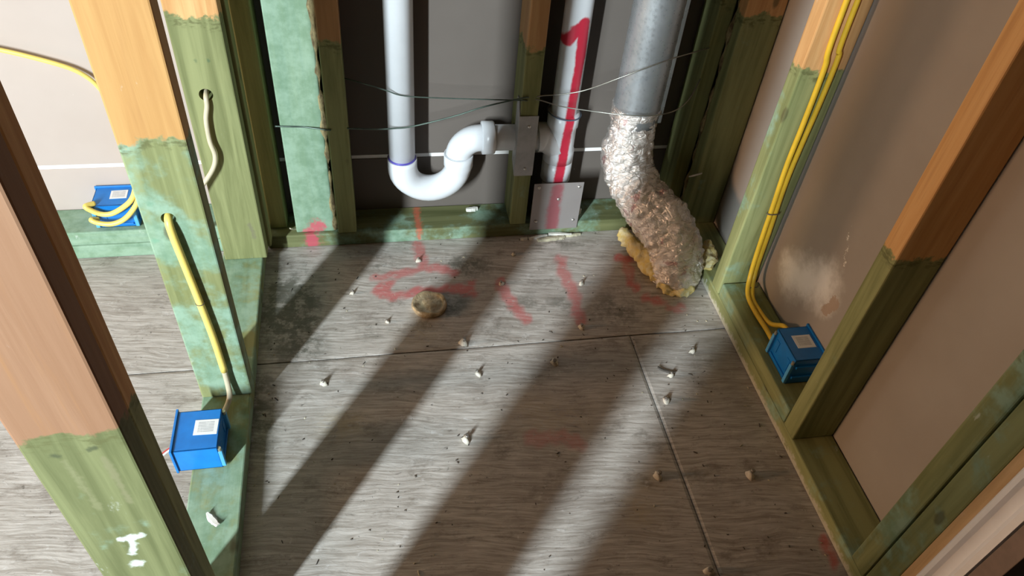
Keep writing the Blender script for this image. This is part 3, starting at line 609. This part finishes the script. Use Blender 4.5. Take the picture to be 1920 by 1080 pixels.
c1 = tube('yellow_cable', [(-0.606, 1.462, 0.142), (-0.620, 1.447, 0.146), (-0.610, 1.444, 0.136), (-0.592, 1.443, 0.126), (-0.571, 1.443, 0.126), (-0.545, 1.444, 0.140), (-0.522, 1.446, 0.160), (-0.507, 1.452, 0.19), (-0.498, 1.462, 0.24)], 0.0058, M_YELP, n=12)
tag(c1, 'upper loop of yellow cable across the far left blue box', 'cable')
c2 = tube('yellow_cable', [(-0.606, 1.452, 0.106), (-0.616, 1.440, 0.113), (-0.600, 1.436, 0.106), (-0.575, 1.434, 0.104), (-0.550, 1.436, 0.112), (-0.527, 1.440, 0.132), (-0.508, 1.446, 0.160), (-0.496, 1.455, 0.20), (-0.488, 1.462, 0.25)], 0.0058, M_YELP, n=12)
tag(c2, 'lower loop of yellow cable across the far left blue box', 'cable')
wirew = plain('white_wire', (0.85, 0.85, 0.85), 0.4); wirer = plain('red_wire', (0.55, 0.06, 0.05), 0.4)
tw = tube('box_wire', [(-0.355, 0.842, 0.070), (-0.378, 0.838, 0.066), (-0.400, 0.822, 0.060)], 0.0018, wirew, n=8); tag(tw, 'white and red wire ends poking out of the near left blue box', 'wire')
tr = tube('red_strand', [(-0.355, 0.846, 0.070), (-0.378, 0.842, 0.067), (-0.400, 0.827, 0.062)], 0.0012, wirer, tw, (0, 0, 0), n=6); tr.location = -Vector(tw.location)

# ------------------------------------------------------------------ plug in the floor
M_BRASS = (lambda t: (t.bump(t.noise(t.obj(), 70, 4, 0.6, 1.0), 0.7, 0.004), t.fin(t.mix(t.mr(t.noise(t.obj(), 45, 4), 0.35, 0.65), (0.62, 0.50, 0.32), (0.36, 0.26, 0.15)), 0.32, 0.35))[1])(MT('tan_tape_wrap'))
V, Fc = [], []; N = 40; prof = [(0.038, 0.0), (0.041, 0.006), (0.040, 0.013), (0.036, 0.0155), (0.032, 0.012), (0.026, 0.009), (0.016, 0.010), (0.006, 0.0115)]
for r, h in prof:
    for k in range(N):
        a = 2 * math.pi * k / N; p = Vector((r * math.cos(a), r * math.sin(a), h))
        d = nz(p, 45, 6) * 0.006 + nz(p, 110, 2) * 0.002
        V.append(Vector((0.114, 1.211, 0.0)) + p * (1 + d * 5) + Vector((0, 0, max(0, h > 0) * d)))
for i in range(len(prof) - 1):
    for k in range(N): k2 = (k + 1) % N; Fc.append((i * N + k, i * N + k2, (i + 1) * N + k2, (i + 1) * N + k))
Fc.append(tuple((len(prof) - 1) * N + k for k in range(N)))
plug = mesh('floor_plug', V, Fc, M_BRASS, None, (0.114, 1.211, 0.0)); tag(plug, 'round tan crinkled plug in the floor beside the red markings', 'plug')

# ------------------------------------------------------------------ torn hole in the back plate
drill(pb, (-0.152, 1.474, 0.03), 'z', 0.024, 0.04)

# ------------------------------------------------------------------ nail stubs left in the floor
M_NAIL = plain('dull_nail_steel', (0.30, 0.27, 0.24), 0.45, 0.6)
M_PLAST = plain('pale_filler', (0.62, 0.57, 0.48), 0.85, var=0.25, scale=200, bump=0.5)
def nail_master():
    e = empty('nail_stub', (0, 0, 0))
    bm = bmesh.new(); bmesh.ops.create_icosphere(bm, subdivisions=2, radius=1)
    for v in bm.verts:
        v.co = Vector((v.co.x * 0.0085, v.co.y * 0.0065, max(0, v.co.z) * 0.0075)) * (1 + 0.6 * nz(v.co, 2.2, 3))
    g = from_bm('filler_collar', bm, M_PLAST, e, smooth=True)
    lathe('shank', [(0.0022, 0.0), (0.0019, 0.007), (0.0019, 0.0095), (0.0034, 0.0100), (0.0035, 0.0112), (0.0022, 0.0118)], M_NAIL, (0, 0, 0), e, (0, 0, 0), n=12)
    return e
nm = nail_master()
def copy_tree(o):
    c = o.copy(); COL.objects.link(c)
    for ch in o.children:
        k = ch.copy(); COL.objects.link(k); k.parent = c
    return c
NAILS = [(-0.058, 1.269, 0.9, 'nail stub on the floor left of the red markings'), (0.018, 1.172, 0.8, 'nail stub left of the round tan plug'), (0.103, 1.365, 1.0, 'nail stub on the upright red stroke by the back plate'),
 (0.292, 1.268, 1.1, 'nail stub at the top of the red slash in mid floor'), (0.484, 1.250, 1.1, 'nail stub beside the long red stroke below the vent stack'), (0.177, 1.089, 1.5, 'tall nail stub at the cross seam near the plug'),
 (-0.120, 1.010, 1.2, 'nail stub in the light patch near the left plate'), (0.200, 1.001, 1.2, 'nail stub just below the cross seam in the middle light streak'), (0.367, 1.016, 1.5, 'broad nail stub in shade below the cross seam'),
 (0.683, 1.013, 1.2, 'nail stub near the right plate just below the cross seam'), (0.612, 0.952, 1.1, 'nail stub right of the lengthwise seam beside a dark sliver'), (0.582, 0.888, 1.4, 'pale nail stub right of the lengthwise seam, halfway down'),
 (0.151, 0.841, 1.5, 'tall nail stub in the middle of the wide light streak'), (0.506, 0.715, 1.5, 'nail stub left of the lengthwise seam near the bottom'), (0.688, 0.694, 1.6, 'nail stub at lower right of the floor'),
 (0.450, 1.110, 1.2, 'nail stub at the lower end of the long red stroke'), (0.538, 0.519, 1.4, 'nail stub at the bottom edge beside the lengthwise seam'), (0.337, 1.369, 0.9, 'nail stub in front of the middle stud')]
for i, (x, y, s, lab) in enumerate(NAILS):
    o = nm if i == 0 else copy_tree(nm)
    s *= 0.85; o.location = (x, y, -0.0005); o.scale = (s, s, s * 1.15); o.rotation_euler = (random.uniform(-0.35, 0.35), random.uniform(-0.35, 0.35), random.uniform(0, 6.2))
    tag(o, lab, 'nail', 'nail stubs left in the subfloor')

# ------------------------------------------------------------------ scraps
def scrap(name, x, y, z, L, W, H, rz, mat, label, cat, seed, bend=0.0):
    V, Fc = [], []; n = 9
    for i in range(n):
        s = i / (n - 1); u = (s - 0.5) * L; wv = W * (0.35 + 0.65 * math.sin(math.pi * (0.08 + 0.84 * s))) * (1 + 0.3 * nz((s * 3, seed, 0), 1.7))
        zb = bend * (2 * s - 1) ** 2
        for (a, b) in ((-1, 0), (-0.6, 1), (0.6, 1), (1, 0)):
            V.append(Vector((u, a * wv / 2 + 0.15 * W * nz((s * 4, seed, a), 2.1), zb + b * H)))
    for i in range(n - 1):
        for k in range(4): k2 = (k + 1) % 4; Fc.append((i * 4 + k, i * 4 + k2, (i + 1) * 4 + k2, (i + 1) * 4 + k))
    Fc.append((3, 2, 1, 0)); Fc.append(tuple((n - 1) * 4 + k for k in range(4)))
    o = mesh(name, V, Fc, mat, None, (0, 0, 0), smooth=False); o.location = (x, y, z); o.rotation_euler = (0, 0, rz)
    return tag(o, label, cat)
M_CHIP = plain('splintered_wood', (0.55, 0.50, 0.36), 0.8, var=0.4, scale=90, bump=0.4); M_CHIPD = plain('dark_splinter', (0.06, 0.05, 0.04), 0.8)
M_CHIPW = plain('pale_chip', (0.74, 0.72, 0.66), 0.8, var=0.2, scale=90)
scrap('wood_splinter', 0.445, 1.420, 0.0, 0.075, 0.016, 0.006, 0.10, M_CHIP, 'longest pale splinter on the floor at the foot of the guard plate', 'splinter', 1)
scrap('wood_splinter', 0.470, 1.432, 0.0, 0.060, 0.012, 0.008, -0.15, M_CHIPW, 'whitish splinter pressed against the foot of the guard plate', 'splinter', 2)
scrap('wood_splinter', 0.412, 1.428, 0.0, 0.050, 0.010, 0.006, 0.2, M_CHIPW, 'splinter at the left foot of the guard plate', 'splinter', 3)
scrap('wood_splinter', 0.374, 1.424, 0.0, 0.018, 0.010, 0.005, 0.0, M_CHIPW, 'small white chip on the floor below the middle stud', 'chip', 4)
scrap('wood_splinter', 0.502, 1.428, 0.0, 0.045, 0.008, 0.006, 0.1, M_CHIP, 'splinter at the right foot of the guard plate', 'splinter', 5)
scrap('wood_splinter', 0.606, 0.966, 0.0, 0.040, 0.007, 0.003, -0.5, M_CHIPD, 'dark curved sliver on the floor right of the lengthwise seam', 'splinter', 6, 0.004)
scrap('paper_scrap', -0.180, 1.470, 0.038, 0.050, 0.012, 0.004, 0.9, M_CHIP, 'torn sliver leaning by the hole in the back plate', 'scrap', 7, 0.012)
scrap('gypsum_crumb', 0.250, 1.505, 0.038, 0.030, 0.012, 0.008, 0.1, M_CHIPW, 'white crumb on the back plate below the trap', 'crumb', 8)
scrap('gypsum_crumb', 0.515, 1.470, 0.038, 0.030, 0.018, 0.014, 0.4, M_CHIPW, 'crumb on the back plate right of the guard plate', 'crumb', 9)
scrap('bent_nail', 0.777, 1.398, 0.200, 0.040, 0.004, 0.003, 0.3, M_CHIPW, 'pale nail sticking out of the barky right-wall stud', 'nail', 10)
scrap('plastic_scrap', -0.505, 0.760, 0.0, 0.050, 0.016, 0.004, 0.5, M_CHIPW, 'white curl of plastic on the floor at far lower left', 'scrap', 11, 0.006)
scrap('plastic_scrap', -0.298, 0.705, 0.038, 0.032, 0.012, 0.004, -0.9, M_CHIPW, 'pale scrap on the left plate below the near blue box', 'scrap', 12, 0.004)

# ------------------------------------------------------------------ crumbs too fine to count
V, Fc, mi = [], [], []
for i in range(240):
    x, y = random.uniform(-0.24, 0.775), random.uniform(0.48, 1.43)
    if x > 0.56 and y > 1.15: y -= 0.3
    if i % 9 == 0: x = random.choice((-0.235, 0.77)) + random.gauss(0, 0.008)
    L = random.uniform(0.0010, 0.0025); a = random.uniform(0, 6.28); el = random.uniform(1, 3.2) if i % 4 == 0 else 1.2; b = len(V)
    ca, sa = math.cos(a), math.sin(a)
    for (u, v, h) in ((-el, -0.6, 0), (el, -0.5, 0), (0.7 * el, 0.6, 0), (-0.8 * el, 0.5, 0), (random.uniform(-0.4, 0.4), 0, 1.0)):
        V.append(Vector((x + (u * ca - v * sa) * L, y + (u * sa + v * ca) * L, 0.0002 + h * L * 0.9)))
    Fc += [(b, b + 1, b + 4), (b + 1, b + 2, b + 4), (b + 2, b + 3, b + 4), (b + 3, b, b + 4), (b + 3, b + 2, b + 1, b)]
    mi += [0 if random.random() < 0.3 else 1] * 5
cr = mesh('floor_crumbs', V, Fc, M_CHIP, None, (0, 0, 0), smooth=False); cr.data.materials.append(M_CHIPD)
cr.data.polygons.foreach_set('material_index', mi)
tag(cr, 'fine crumbs and splinters strewn over the bare subfloor', 'debris', None, 'stuff')
